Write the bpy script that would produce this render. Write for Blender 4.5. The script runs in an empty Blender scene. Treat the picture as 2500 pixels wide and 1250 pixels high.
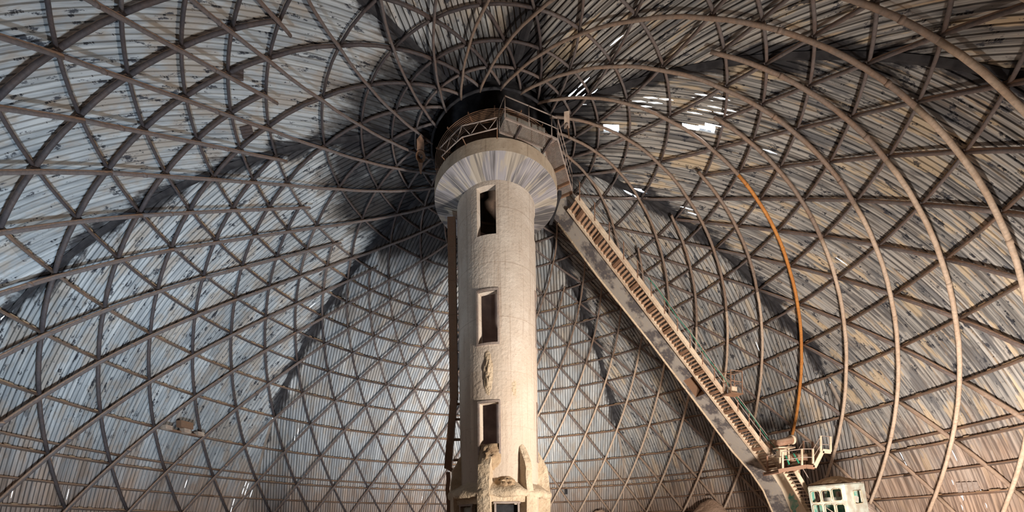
import bpy, math, random
from mathutils import Vector, Matrix, noise
C = bpy.context.scene.collection
sc = bpy.context.scene
PI = math.pi
random.seed(7)

# ------------------------------------------------------------------ camera
EYE = Vector((0.0, -25.0, 4.5))
RIGHT = Vector((0.99974, 0.01819, -0.01345)).normalized()
UP = Vector((0.01345, -0.00035, 0.99991)).normalized()
FWD = Vector((-0.01818, 0.99983, 0.00059)).normalized()
FPX, CX, CY = 1029.3, 1202.6, 1294.9
cam_d = bpy.data.cameras.new('camera')
cam = bpy.data.objects.new('camera', cam_d); C.objects.link(cam)
m = Matrix.Identity(4)
for i in range(3):
    m[i][0] = RIGHT[i]; m[i][1] = UP[i]; m[i][2] = -FWD[i]; m[i][3] = EYE[i]
cam.matrix_world = m
cam_d.sensor_fit = 'HORIZONTAL'; cam_d.sensor_width = 36.0
cam_d.lens = 36.0 * FPX / 2500.0
cam_d.shift_x = (1250 - CX) / 2500.0
cam_d.shift_y = (CY - 625) / 2500.0
cam_d.clip_end = 500
sc.camera = cam

# ------------------------------------------------------------------ view, world, lights
sc.view_settings.view_transform = 'Standard'
sc.view_settings.look = 'None'
sc.view_settings.gamma = 1.0
sc.view_settings.use_curve_mapping = False
sc.view_settings.exposure = 0.0
w = bpy.data.worlds.new('world'); sc.world = w
w.use_nodes = True
bg = w.node_tree.nodes['Background']
bg.inputs[0].default_value = (0.86, 0.94, 1.0, 1)
bg.inputs[1].default_value = 9.0


def area(name, loc, target, size, power, col, spread=180):
    d = bpy.data.lights.new(name, 'AREA'); d.shape = 'DISK'; d.size = size
    d.energy = power; d.color = col; d.spread = math.radians(spread)
    o = bpy.data.objects.new(name, d); C.objects.link(o)
    o.location = loc
    o.rotation_euler = (Vector(target) - Vector(loc)).to_track_quat('-Z', 'Y').to_euler()
    return o


WARM = (1.0, 0.80, 0.62); COOL = (0.72, 0.87, 1.0); NEUT = (1.0, 0.90, 0.79)
area('added_key_right', (14, -15, 1.6), (1, 0, 15), 2.0, 2700, NEUT, 100)  # unseen key light added for the tower, standing in for a door opening
area('added_fill_left', (-12, -11, 1.2), (-21, 2, 20), 2.5, 1500, COOL, 115)  # cool fill added out of view for the left roof
area('added_fill_back_wall', (-3.5, 5, 1.0), (-10, 25, 20), 2.0, 1250, (1.0, 0.96, 0.92), 90)  # unseen light added behind the tower to brighten the back wall
area('added_fill_right_wall', (17, -10, 1.2), (25, 4, 12), 2.0, 3300, (1.0, 0.87, 0.75), 140)  # added light, out of view, to brighten the right wall
area('added_fill_back_right', (5.5, 8, 1.0), (6, 26, 18), 2.0, 900, NEUT, 80)  # another added unseen light, for the back wall right of the tower

# ------------------------------------------------------------------ helpers
ZC, RW = -1.9752, 29.0389          # sphere centre height and radius of the rib net


def unit(v):
    v = Vector(v); v.normalize(); return v


def ray(x, y):
    return FWD + RIGHT * ((x - CX) / FPX) + UP * ((CY - y) / FPX)


def on_y(x, y, Y):
    d = ray(x, y); return EYE + d * ((Y - EYE.y) / d.y)


def on_z(x, y, Z):
    d = ray(x, y); return EYE + d * ((Z - EYE.z) / d.z)


def on_sphere(x, y, R=RW):
    d = ray(x, y).normalized(); o = EYE - Vector((0, 0, ZC)); b = o.dot(d)
    return EYE + d * (-b + math.sqrt(b * b - o.dot(o) + R * R))


def px(P):
    v = Vector(P) - EYE; z = v.dot(FWD)
    if z < 0.2:
        return None
    return (CX + FPX * v.dot(RIGHT) / z, CY - FPX * v.dot(UP) / z)


class MB:
    def __init__(self):
        self.v = []; self.f = []; self.smooth = False

    def box(self, c, size, ax=None):
        c = Vector(c); sx, sy, sz = [s / 2 for s in size]
        X, Y, Z = ax if ax else (Vector((1, 0, 0)), Vector((0, 1, 0)), Vector((0, 0, 1)))
        b = len(self.v)
        for k in (-1, 1):
            for j in (-1, 1):
                for i in (-1, 1):
                    self.v.append(c + X * (i * sx) + Y * (j * sy) + Z * (k * sz))
        for q in ((0, 2, 3, 1), (4, 5, 7, 6), (0, 1, 5, 4), (2, 6, 7, 3), (0, 4, 6, 2), (1, 3, 7, 5)):
            self.f.append([b + t for t in q])
        return self

    def bar(self, p, q, wd, ht, up=(0, 0, 1)):
        p = Vector(p); q = Vector(q); d = q - p; L = d.length; d.normalize()
        u = Vector(up); s = d.cross(u)
        if s.length < 1e-3:
            s = d.cross(Vector((1, 0, 0)))
        s.normalize(); u = s.cross(d)
        return self.box((p + q) / 2, (L, wd, ht), (d, s, u))

    def tube(self, pts, r, n=8, caps=True):
        pts = [Vector(p) for p in pts]; b0 = len(self.v)
        ref = None
        for i, p in enumerate(pts):
            d = (pts[min(i + 1, len(pts) - 1)] - pts[max(i - 1, 0)]).normalized()
            if ref is None:
                ref = d.orthogonal()
            ref = (ref - d * ref.dot(d)).normalized(); s = d.cross(ref)
            rr = r[i] if isinstance(r, (list, tuple)) else r
            for k in range(n):
                a = 2 * PI * k / n
                self.v.append(p + (ref * math.cos(a) + s * math.sin(a)) * rr)
        for i in range(len(pts) - 1):
            for k in range(n):
                a = b0 + i * n + k; c = b0 + i * n + (k + 1) % n
                self.f.append([a, c, c + n, a + n])
        if caps:
            self.f.append([b0 + k for k in range(n)][::-1])
            e = b0 + (len(pts) - 1) * n
            self.f.append([e + k for k in range(n)])
        return self

    def lathe(self, prof, n=64, c=(0, 0), a0=0, a1=2 * PI):
        b0 = len(self.v); full = abs(a1 - a0 - 2 * PI) < 1e-6; cols = n if full else n + 1
        for (r, z) in prof:
            for k in range(cols):
                a = a0 + (a1 - a0) * k / n
                self.v.append(Vector((c[0] + r * math.sin(a), c[1] - r * math.cos(a), z)))
        for i in range(len(prof) - 1):
            for k in range(n):
                a = b0 + i * cols + k; d = b0 + i * cols + (k + 1) % cols
                self.f.append([a, d, d + cols, a + cols])
        return self

    def poly_prism(self, pts, dz):
        b = len(self.v); n = len(pts)
        for p in pts:
            self.v.append(Vector(p))
        for p in pts:
            self.v.append(Vector(p) + Vector(dz))
        self.f.append([b + k for k in range(n)][::-1]); self.f.append([b + n + k for k in range(n)])
        for k in range(n):
            self.f.append([b + k, b + (k + 1) % n, b + n + (k + 1) % n, b + n + k])
        return self

    def build(self, name, mat, parent=None, smooth=False, jitter=0, js=1.0):
        me = bpy.data.meshes.new(name)
        off = Vector((0, 0, 0))
        q = parent
        while q is not None:
            off = off + q.location; q = q.parent
        vs = []
        for v in self.v:
            if jitter:
                n3 = noise.noise_vector(v * js) * jitter + noise.noise_vector(v * js * 3.1) * jitter * 0.45
                v = v + n3
            vs.append(v - off if parent is not None and not getattr(self, 'local', False) else v)
        me.from_pydata(vs, [], self.f); me.update()
        if smooth:
            me.polygons.foreach_set('use_smooth', [True] * len(me.polygons))
        me.materials.append(mat)
        o = bpy.data.objects.new(name, me); C.objects.link(o)
        if parent is not None:
            o.parent = parent
        return o


def thing(name, label, cat, loc=(0, 0, 0), group=None):
    o = bpy.data.objects.new(name, None); C.objects.link(o); o.location = loc
    o.empty_display_size = 0.3
    o['label'] = label; o['category'] = cat
    if group:
        o['group'] = group
    return o


def tag(o, label, cat, kind=None, group=None):
    o['label'] = label; o['category'] = cat
    if kind:
        o['kind'] = kind
    if group:
        o['group'] = group
    return o


# ------------------------------------------------------------------ materials
class NT:
    def __init__(self, name, rough=0.8, metal=0.0):
        self.m = bpy.data.materials.new(name); self.m.use_nodes = True
        self.t = self.m.node_tree; self.b = self.t.nodes['Principled BSDF']
        self.b.inputs['Roughness'].default_value = rough; self.b.inputs['Metallic'].default_value = metal
        self.b.inputs['Specular IOR Level'].default_value = 0.3

    def n(self, ty, **kw):
        x = self.t.nodes.new(ty)
        for k, v in kw.items():
            setattr(x, k, v)
        return x

    def L(self, a, b):
        self.t.links.new(a, b)

    def noise(self, scale, detail=4, vec=None, rough=0.55, dist=0.0):
        x = self.n('ShaderNodeTexNoise'); x.inputs['Scale'].default_value = scale
        x.inputs['Detail'].default_value = detail; x.inputs['Roughness'].default_value = rough
        x.inputs['Distortion'].default_value = dist
        if vec is not None:
            self.L(vec, x.inputs['Vector'])
        return x.outputs['Fac']

    def mapv(self, src, scale, loc=(0, 0, 0)):
        x = self.n('ShaderNodeMapping'); x.inputs['Scale'].default_value = scale
        x.inputs['Location'].default_value = loc
        self.L(src, x.inputs['Vector']); return x.outputs['Vector']

    def ramp(self, fac, a, b, va=0.0, vb=1.0):
        x = self.n('ShaderNodeMapRange'); x.clamp = True; x.interpolation_type = 'SMOOTHSTEP'
        for i, val in ((1, a), (2, b), (3, va), (4, vb)):
            x.inputs[i].default_value = val
        self.L(fac, x.inputs[0]); return x.outputs[0]

    def math(self, op, a, b=None, c=None):
        x = self.n('ShaderNodeMath', operation=op)
        for i, v in enumerate((a, b, c)):
            if v is None:
                continue
            if isinstance(v, (int, float)):
                x.inputs[i].default_value = v
            else:
                self.L(v, x.inputs[i])
        return x.outputs[0]

    def mix(self, fac, a, b, blend='MIX'):
        x = self.n('ShaderNodeMix', data_type='RGBA', blend_type=blend)
        for i, v in ((0, fac), (6, a), (7, b)):
            if isinstance(v, (int, float)):
                x.inputs[i].default_value = v
            elif isinstance(v, tuple):
                x.inputs[i].default_value = v + (1,) if len(v) == 3 else v
            else:
                self.L(v, x.inputs[i])
        return x.outputs[2]

    def col(self, c):
        if isinstance(c, tuple):
            self.b.inputs['Base Color'].default_value = c + (1,)
        else:
            self.L(c, self.b.inputs['Base Color'])

    def bump(self, h, dist=0.02, strength=1.0):
        x = self.n('ShaderNodeBump'); x.inputs['Distance'].default_value = dist
        x.inputs['Strength'].default_value = strength
        self.L(h, x.inputs['Height']); self.L(x.outputs[0], self.b.inputs['Normal'])


def mat_sheet():
    g = NT('corrugated_sheet', 0.6)
    uv = g.n('ShaderNodeUVMap', uv_map='UVMap').outputs[0]
    at = lambda nm: g.n('ShaderNodeAttribute', attribute_name=nm).outputs['Fac']
    seam, stain, low, groove, soot_shade = at('seam'), at('stain'), at('low'), at('groove'), at('soot_shade')
    rnd = g.n('ShaderNodeObjectInfo').outputs['Random']
    streak = g.noise(1.0, 5, g.mapv(uv, (4.2, 0.30, 1)), 0.6)
    streak2 = g.noise(1.0, 4, g.mapv(uv, (9.0, 0.16, 1), (31, 7, 0)), 0.6)
    blot = g.noise(1.0, 5, g.mapv(uv, (0.9, 0.35, 1), (3, 9, 0)), 0.65)
    flake = g.noise(1.0, 6, g.mapv(uv, (2.6, 0.9, 1), (11, 3, 0)), 0.75)
    clean = g.mix(g.ramp(streak, 0.35, 0.65), (0.30, 0.34, 0.38), (0.52, 0.57, 0.61))
    clean = g.mix(g.ramp(blot, 0.46, 0.60, 0, 0.8), clean, (0.38, 0.34, 0.30))
    clean = g.mix(g.ramp(streak2, 0.55, 0.66, 0, 0.5), clean, (0.20, 0.20, 0.21))
    worn = g.mix(g.ramp(streak2, 0.36, 0.62), (0.085, 0.08, 0.08), (0.47, 0.46, 0.44))
    worn = g.mix(g.ramp(streak, 0.55, 0.68, 0, 0.85), worn, (0.50, 0.36, 0.22))
    pat = g.noise(1.0, 4, g.mapv(uv, (1.5, 0.22, 1), (17, 5, 0)), 0.6)
    worn = g.mix(g.ramp(pat, 0.56, 0.61, 0, 0.8), worn, (0.62, 0.49, 0.32))
    worn = g.mix(g.ramp(pat, 0.44, 0.39, 0, 0.75), worn, (0.10, 0.10, 0.11))
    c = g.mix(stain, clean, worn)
    fk = g.ramp(g.math('ABSOLUTE', g.math('SUBTRACT', stain, 0.23)), 0.0, 0.1, 0.12, 0.9)
    c = g.mix(g.math('MULTIPLY', g.ramp(flake, 0.57, 0.60), g.math('MULTIPLY', fk, g.ramp(low, 0.25, 0.7, 1.0, 0.0))), c, (0.03, 0.035, 0.05))
    # rust-brown dust band towards the foot of the dome
    dust = g.ramp(g.math('ADD', low, g.math('MULTIPLY', blot, 0.5)), 0.58, 1.05, 0, 0.85)
    c = g.mix(dust, c, g.mix(g.ramp(streak2, 0.4, 0.6), (0.24, 0.165, 0.125), (0.56, 0.41, 0.32)))
    # bitumen and peeled paint beside the seams
    sd = g.math('SUBTRACT', seam, g.math('MULTIPLY', g.math('SUBTRACT', blot, 0.38), 3.2))
    c = g.mix(g.ramp(sd, -0.15, 0.35, 0.93, 0), c, (0.022, 0.024, 0.032))
    so = g.math('ADD', soot_shade, g.math('MULTIPLY', g.math('SUBTRACT', blot, 0.5), 1.6))
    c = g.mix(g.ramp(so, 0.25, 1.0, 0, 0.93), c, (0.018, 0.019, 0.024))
    c = g.mix(g.math('MULTIPLY', g.ramp(groove, 0.3, 1.0, 0, 1.0), g.math('MULTIPLY_ADD', stain, 0.3, 0.58)), c, (0.045, 0.035, 0.03))   # grime and recess shadow painted into the grooves
    tone = g.math('MULTIPLY_ADD', rnd, 0.30, 0.82)
    cc = g.n('ShaderNodeCombineColor')
    for i in range(3):
        g.L(tone, cc.inputs[i])
    c = g.mix(1.0, c, cc.outputs[0], 'MULTIPLY')
    g.col(c)
    g.bump(streak, 0.01, 0.5)
    return g.m


def mat_steel(name, base, dust, amt=0.8, patch=(0.30, 0.15, 0.08), pa=0.3):
    g = NT(name, 0.62)
    pos = g.n('ShaderNodeNewGeometry')
    nz = g.n('ShaderNodeSeparateXYZ'); g.L(pos.outputs['Normal'], nz.inputs[0])
    n1 = g.noise(1.3, 5, pos.outputs['Position'])
    n2 = g.noise(9.0, 4, pos.outputs['Position'])
    c = g.mix(g.ramp(n1, 0.42, 0.62, 0, pa), base, patch)
    c = g.mix(g.ramp(n2, 0.35, 0.7, 0, 0.45), c, tuple(x * 0.5 for x in base))
    up = g.math('ADD', nz.outputs['Z'], g.math('MULTIPLY', n2, 0.7))
    c = g.mix(g.ramp(up, 0.30, 0.75, 0, amt), c, dust)   # dust lying on the upward sides
    g.col(c); g.bump(n2, 0.02, 0.7)
    return g.m


def mat_concrete(name, a, b, dark, scale=0.8, bump=0.05, streaks=True, rough=0.9):
    g = NT(name, rough)
    tc = g.n('ShaderNodeTexCoord').outputs['Object']
    n1 = g.noise(scale, 6, tc, 0.6)
    n2 = g.noise(6.0, 5, tc)
    c = g.mix(g.ramp(n1, 0.35, 0.65), a, b)
    if name == 'cream_dusted_concrete':   # pour joints and board marks
        sz = g.n('ShaderNodeSeparateXYZ'); g.L(tc, sz.inputs[0])
        fz = g.math('FRACT', g.math('MULTIPLY', g.math('ADD', sz.outputs[2], g.math('MULTIPLY', n1, 0.25)), 0.34))
        c = g.mix(g.ramp(g.math('ABSOLUTE', g.math('SUBTRACT', fz, 0.5)), 0.0, 0.012, 0.55, 0), c, dark)
        bd = g.noise(1.0, 3, g.mapv(tc, (7, 7, 0.08), (4, 2, 0)), 0.6)
        c = g.mix(g.ramp(bd, 0.40, 0.34, 0, 0.35), c, dark)
        lowz = g.ramp(g.math('ADD', sz.outputs[2], g.math('MULTIPLY', n1, 6.0)), 22.0, 13.0, 0, 0.6)
        c = g.mix(lowz, c, (0.60, 0.48, 0.37))
    if streaks:
        st = g.noise(1.0, 4, g.mapv(tc, (5, 5, 0.22)), 0.6)
        c = g.mix(g.ramp(st, 0.56, 0.68, 0, 0.4), c, dark)
    c = g.mix(g.ramp(n2, 0.58, 0.75, 0, 0.4), c, dark)
    g.col(c); g.bump(n2, bump, 0.8)
    return g.m


def mat_cone():
    g = NT('board_marked_concrete', 0.75)
    tc = g.n('ShaderNodeTexCoord').outputs['Object']
    s = g.n('ShaderNodeSeparateXYZ'); g.L(tc, s.inputs[0])
    an = g.math('ARCTAN2', s.outputs[0], s.outputs[1])
    cb = g.n('ShaderNodeCombineXYZ'); g.L(an, cb.inputs[0])
    g.L(g.math('MULTIPLY', g.math('SQRT', g.math('ADD', g.math('POWER', s.outputs[0], 2.0), g.math('POWER', s.outputs[1], 2.0))), 0.12), cb.inputs[1])
    n1 = g.noise(1.7, 3, cb.outputs[0]); n2 = g.noise(34.0, 3, g.mapv(cb.outputs[0], (1, 0.06, 1)), 0.7); n3 = g.noise(2.6, 3, g.mapv(cb.outputs[0], (1, 1, 1), (5, 5, 0)))
    n4 = g.noise(11.0, 3, g.mapv(cb.outputs[0], (1, 0.12, 1), (2, 1, 0)))
    c = g.mix(g.ramp(n1, 0.42, 0.55), (0.12, 0.115, 0.12), (0.34, 0.33, 0.36))
    c = g.mix(g.ramp(n3, 0.53, 0.58, 0, 0.85), c, (0.44, 0.39, 0.32))
    c = g.mix(g.ramp(n4, 0.52, 0.60, 0, 0.45), c, (0.10, 0.10, 0.11))
    c = g.mix(g.ramp(n2, 0.55, 0.62, 0, 0.7), c, (0.56, 0.52, 0.47))
    c = g.mix(g.ramp(n2, 0.42, 0.37, 0, 0.6), c, (0.09, 0.085, 0.09))
    g.col(c); g.bump(n2, 0.02, 0.6)
    return g.m


def mat_beam():
    g = NT('stained_beam_concrete', 0.9)
    tc = g.n('ShaderNodeTexCoord').outputs['Object']
    n1 = g.noise(0.7, 6, tc, 0.6); n2 = g.noise(5.0, 5, tc)
    c = g.mix(g.ramp(n1, 0.46, 0.56), (0.38, 0.35, 0.32), (0.12, 0.11, 0.115))
    c = g.mix(g.ramp(n2, 0.5, 0.7, 0, 0.5), c, (0.45, 0.38, 0.30))
    g.col(c); g.bump(n2, 0.02, 0.6)
    return g.m


def mat_plain(name, c, c2=None, rough=0.7, scale=3.0, bump=0.0):
    g = NT(name, rough)
    pos = g.n('ShaderNodeNewGeometry').outputs['Position']
    n1 = g.noise(scale, 5, pos)
    g.col(g.mix(g.ramp(n1, 0.35, 0.65), c, c2 if c2 else tuple(x * 0.65 for x in c)))
    if bump:
        g.bump(n1, bump, 0.8)
    return g.m


M = {}
M['sheet'] = mat_sheet()
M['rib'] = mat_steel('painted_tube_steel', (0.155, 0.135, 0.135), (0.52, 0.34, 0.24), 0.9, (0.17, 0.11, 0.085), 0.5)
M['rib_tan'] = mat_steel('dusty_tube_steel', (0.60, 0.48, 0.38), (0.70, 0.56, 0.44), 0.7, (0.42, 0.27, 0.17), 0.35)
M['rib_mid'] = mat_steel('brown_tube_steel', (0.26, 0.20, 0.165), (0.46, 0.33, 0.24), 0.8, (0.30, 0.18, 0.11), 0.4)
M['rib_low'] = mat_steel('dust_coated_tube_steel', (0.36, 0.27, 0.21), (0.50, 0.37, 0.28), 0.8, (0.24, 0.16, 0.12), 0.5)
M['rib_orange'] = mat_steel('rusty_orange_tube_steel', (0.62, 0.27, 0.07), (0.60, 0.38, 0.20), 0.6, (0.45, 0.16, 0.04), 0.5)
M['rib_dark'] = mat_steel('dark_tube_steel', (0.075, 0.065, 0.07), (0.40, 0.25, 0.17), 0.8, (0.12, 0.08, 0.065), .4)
M['ring'] = mat_steel('dusty_ring_steel', (0.13, 0.10, 0.085), (0.46, 0.29, 0.19), 0.95)
M['rust'] = mat_steel('brown_steel', (0.24, 0.14, 0.09), (0.50, 0.36, 0.25), 0.7)
M['stair'] = mat_steel('cream_dusted_steel', (0.78, 0.64, 0.49), (0.82, 0.70, 0.55), 0.7, (0.38, 0.20, 0.11), 0.4)
M['tread'] = mat_steel('rusty_tread_steel', (0.42, 0.27, 0.18), (0.6, 0.46, 0.34), 0.7)
M['shaft'] = mat_concrete('cream_dusted_concrete', (0.57, 0.49, 0.42), (0.68, 0.61, 0.54), (0.34, 0.25, 0.19), 0.5, 0.05)
M['crust'] = mat_concrete('crusted_dust', (0.56, 0.44, 0.31), (0.66, 0.54, 0.40), (0.30, 0.19, 0.12), 1.4, 0.12, False)
M['inner'] = mat_plain('brightened_inner_concrete', (0.66, 0.56, 0.53), (0.42, 0.35, 0.35), 0.9, 1.0)  # albedo raised to stand in for light inside the shaft
M['band'] = mat_concrete('collar_concrete', (0.46, 0.37, 0.28), (0.58, 0.49, 0.39), (0.20, 0.14, 0.10), 0.9, 0.02)
M['cone'] = mat_cone()
M['drum'] = mat_concrete('sooted_brown_concrete', (0.20, 0.135, 0.10), (0.11, 0.08, 0.065), (0.04, 0.03, 0.03), 0.8, 0.02)
M['greycon'] = mat_concrete('grey_render', (0.42, 0.41, 0.38), (0.52, 0.50, 0.45), (0.25, 0.2, 0.16), 1.2, 0.01)
M['beam'] = mat_beam()
M['cream'] = mat_concrete('cream_concrete', (0.66, 0.56, 0.43), (0.72, 0.63, 0.5), (0.42, 0.31, 0.21), 0.7, 0.02)
M['flash'] = mat_plain('weathered_flashing', (0.24, 0.21, 0.185), (0.34, 0.29, 0.25), 0.8, 0.8)
M['black'] = mat_plain('soot_black_steel', (0.018, 0.018, 0.022), (0.04, 0.04, 0.045), 0.9, 2.0)
M['ore'] = mat_concrete('ore_dust', (0.58, 0.42, 0.32), (0.48, 0.33, 0.24), (0.30, 0.19, 0.13), 0.35, 0.15, False)
M['paleore'] = mat_concrete('pale_ore_dust', (0.66, 0.56, 0.50), (0.56, 0.46, 0.40), (0.4, 0.3, 0.24), 0.8, 0.1, False)
M['cab'] = mat_plain('pale_green_paint', (0.52, 0.58, 0.53), (0.40, 0.37, 0.31), 0.6, 1.6, 0.01)
M['cabgreen'] = mat_plain('turquoise_paint', (0.10, 0.36, 0.29), (0.42, 0.50, 0.43), 0.6, 2.6)
M['heap'] = mat_concrete('brown_dust_heap', (0.46, 0.34, 0.22), (0.34, 0.23, 0.14), (0.2, 0.13, 0.08), 2.0, 0.08, False)
M['gasket'] = mat_plain('tan_window_gasket', (0.56, 0.49, 0.36), (0.42, 0.35, 0.24))
M['lampbox'] = mat_plain('beige_housing', (0.50, 0.41, 0.33), (0.4, 0.3, 0.24), 0.6, 3)
M['green'] = mat_plain('green_rope', (0.02, 0.20, 0.12), (0.05, 0.3, 0.2), 0.6, 3)
M['rail'] = mat_steel('brown_rail', (0.33, 0.20, 0.14), (0.52, 0.38, 0.28), 0.6)
M['galv'] = mat_steel('grey_rail', (0.40, 0.34, 0.31), (0.5, 0.4, 0.33), 0.5)

# ------------------------------------------------------------------ roof shell
RC = RW + 0.38
PITCH = 0.25
PER = 5
SPLIT = 0.84
HOLES = [  # (u px, v px, half width px, half height px) where sheeting is broken out, turned into places on the shell
    (1703, 311, 50, 7), (1540, 465, 25, 9), (1497, 312, 17, 8)]
SLITS = [  # sprung laps that let daylight in: from (u, v) to (u, v), opening as a share of one corrugation
    (1548, 252, 1625, 250, .3), (1690, 240, 1800, 250, .3), (1700, 268, 1800, 266, .22), (1878, 367, 1898, 373, .3), (1680, 515, 1702, 524, .25),
    (1392, 232, 1425, 200, .28), (1492, 136, 1512, 98, .25), (1425, 250, 1440, 228, .2), (2312, 1158, 2345, 1205, .42), (2392, 1195, 2404, 1245, .4),
    (2345, 1215, 2352, 1250, .45), (2205, 1112, 2214, 1134, .12), (2325, 1092, 2338, 1118, .12), (2355, 1150, 2364, 1172, .2), (2030, 625, 2070, 655, .2), (2255, 780, 2280, 800, .14),
    (25, 1225, 32, 1196, .10), (453, 1194, 459, 1172, .10), (161, 1215, 167, 1200, .07), (565, 1225, 573, 1188, .10), (560, 1248, 563, 1232, .09),
    (597, 1204, 601, 1190, .08), (722, 1072, 727, 1050, .07), (1030, 1222, 1031, 1206, .03), (1053, 1228, 1054, 1212, .03), (1846, 838, 1852, 862, .06),
    (880, 587, 882, 587, .12), (2274, 415, 2276, 415, .12), (919, 577, 920, 577, .05), (1529, 585, 1531, 585, .07), (1365, 190, 1370, 180, .15), (755, 750, 763, 742, .06), (68, 645, 76, 640, .06)]


def hole_px(P, d, wd):
    q = px(P)
    if q is None:
        return 0
    for (u, v, a, b) in HOLES:
        if abs(q[0] - u) < a and abs(q[1] - v) < b:
            return 1
    if d == 0:
        for (u0, v0, u1, v1, w_) in SLITS:
            if abs(q[0] - u0) > 90 or abs(q[1] - v0) > 90:
                continue
            dx, dy = u1 - u0, v1 - v0
            f = max(0.0, min(1.0, ((q[0] - u0) * dx + (q[1] - v0) * dy) / (dx * dx + dy * dy)))
            ds = math.hypot(q[0] - u0 - f * dx, q[1] - v0 - f * dy)
            if ds < (wd * 0.6 if math.hypot(dx, dy) > 3 else min(4.5, wd * 0.5 + 1)):
                return w_
    return 0


T22 = math.tan(math.radians(22.5))
R_EYE = 3.75


def shell_pt(az, s, t, R):
    rho = math.sqrt(R * R - s * s)
    h = rho * math.sin(t)
    return Vector((math.sin(az) * h + math.cos(az) * s, math.cos(az) * h - math.sin(az) * s, ZC + rho * math.cos(t)))


def t_start(s, R):
    rho = math.sqrt(R * R - s * s)
    h = abs(s) / T22
    if math.hypot(s, h) < R_EYE:
        h = math.sqrt(max(R_EYE ** 2 - s * s, 0))
    return math.asin(min(1, h / rho))


ceiling = thing('ceiling', 'domed roof of streaked corrugated metal sheets in eight dark seamed sectors', 'ceiling')
ceiling['kind'] = 'structure'


def add_uv_attrs(o, uvs, seam, stain, low, groove, soot_shade):
    me = o.data
    uvl = me.uv_layers.new(name='UVMap')
    for lp in me.loops:
        uvl.data[lp.index].uv = uvs[lp.vertex_index]
    for nm, arr in (('seam', seam), ('stain', stain), ('low', low), ('groove', groove), ('soot_shade', soot_shade)):
        a = me.attributes.new(nm, 'FLOAT', 'POINT'); a.data.foreach_set('value', arr)


def soot_shade_of(P):
    # sooty crown stain, widened far left to paint in the tower head's shadow
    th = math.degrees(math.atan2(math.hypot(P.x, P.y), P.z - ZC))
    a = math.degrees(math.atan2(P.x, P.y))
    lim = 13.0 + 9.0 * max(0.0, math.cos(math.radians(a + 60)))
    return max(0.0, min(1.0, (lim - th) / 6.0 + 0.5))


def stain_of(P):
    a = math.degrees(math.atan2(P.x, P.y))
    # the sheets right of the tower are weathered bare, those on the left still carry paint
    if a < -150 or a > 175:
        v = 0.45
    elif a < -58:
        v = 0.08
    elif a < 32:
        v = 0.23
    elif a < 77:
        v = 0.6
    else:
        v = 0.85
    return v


def sheet(sec, az, s0, lo, hi, ncol):
    mb = MB(); uvs = []; seam = []; stain = []; low = []; soot_shade = []
    prof = []
    for c in range(ncol):
        b = s0 + c * PITCH
        prof += [(b, 0.0), (b + 0.182, 0.0), (b + 0.190, 0.085), (b + 0.242, 0.085)]
    prof += [(s0 + ncol * PITCH, 0.0), (s0 + ncol * PITCH + 0.12, 0.012)]
    half = 12.05
    smid = s0 + ncol * PITCH / 2
    tm0 = max(t_start(smid, RC), lo) if lo is not None else t_start(smid, RC)
    tm1 = hi if hi is not None else math.acos((-0.55 - ZC) / math.sqrt(RC * RC - smid * smid))
    if tm1 - tm0 < 0.02:
        return None
    ns = max(2, int(round((tm1 - tm0) * RC / 0.85)))
    groove = []
    for (s, d) in prof:
        s = max(-12.0, min(12.0, s))
        R = RC + d
        ts = t_start(s, R)
        t0 = ts if lo is None else max(ts, lo)
        t1 = hi if hi is not None else math.acos((-0.55 - ZC) / math.sqrt(R * R - s * s))
        t1 = max(t1, t0)
        for i in range(ns + 1):
            t = t0 + (t1 - t0) * i / ns
            P = shell_pt(az, s, t, R)
            groove.append(1.0 if d > 0.05 else 0.0)
            soot_shade.append(soot_shade_of(P))
            mb.v.append(P)
            h = math.hypot(P.x, P.y)
            ang = (math.atan2(P.x, P.y) - az + PI) % (2 * PI) - PI
            uvs.append((s + sec * 40, t * RC))
            seam.append((h * math.sin(max(0.0, math.radians(22.5) - abs(ang))) if h > 4.2 else 0.0) + max(0.0, t - 0.87) * 5.0)
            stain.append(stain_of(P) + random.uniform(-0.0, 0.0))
            low.append(1.0 - min(max((P.z - 2) / 16.0, 0), 1))
    for c in range(len(prof) - 1):
        for i in range(ns):
            a = c * (ns + 1) + i; b = a + ns + 1
            cen = (mb.v[a] + mb.v[b] + mb.v[b + 1] + mb.v[a + 1]) / 4
            qa, qb = px(mb.v[a]), px(mb.v[b])
            hk = 0 if (prof[c][1] or prof[c + 1][1] or qa is None or qb is None) and not (qa and qb) else hole_px(cen, prof[c][1] + prof[c + 1][1], math.hypot(qa[0] - qb[0], qa[1] - qb[1]))
            if hk == 1:
                continue
            if hk:
                V = [mb.v[a], mb.v[b], mb.v[b + 1], mb.v[a + 1]]
                n0 = len(mb.v)
                for (fu, fv) in ((0.5, 0.04), (0.5 + hk, 0.45), (0.5, 0.96), (0.5 - hk, 0.55)):
                    mb.v.append(V[0].lerp(V[1], fu).lerp(V[3].lerp(V[2], fu), fv))
                    for L_ in (uvs, seam, stain, low, groove, soot_shade):
                        L_.append(L_[a])
                cr_ = [a, b, b + 1, a + 1]
                for (x0, x1, y0, y1) in ((0, 1, 0, 1), (1, 2, 1, 2), (2, 3, 2, 3), (3, 0, 3, 0)):
                    mb.f.append([cr_[x0], cr_[x1], n0 + y0] if True else None)
                    mb.f.append([cr_[x1], n0 + y1, n0 + y0])
                continue
            if (mb.v[a] - mb.v[a + 1]).length < 1e-4 and (mb.v[b] - mb.v[b + 1]).length < 1e-4:
                continue
            mb.f.append([a, b, b + 1, a + 1])
    if not mb.f:
        return None
    o = mb.build('roof_sheet', M['sheet'], ceiling)
    add_uv_attrs(o, uvs, seam, stain, low, groove, soot_shade)
    return o


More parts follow.
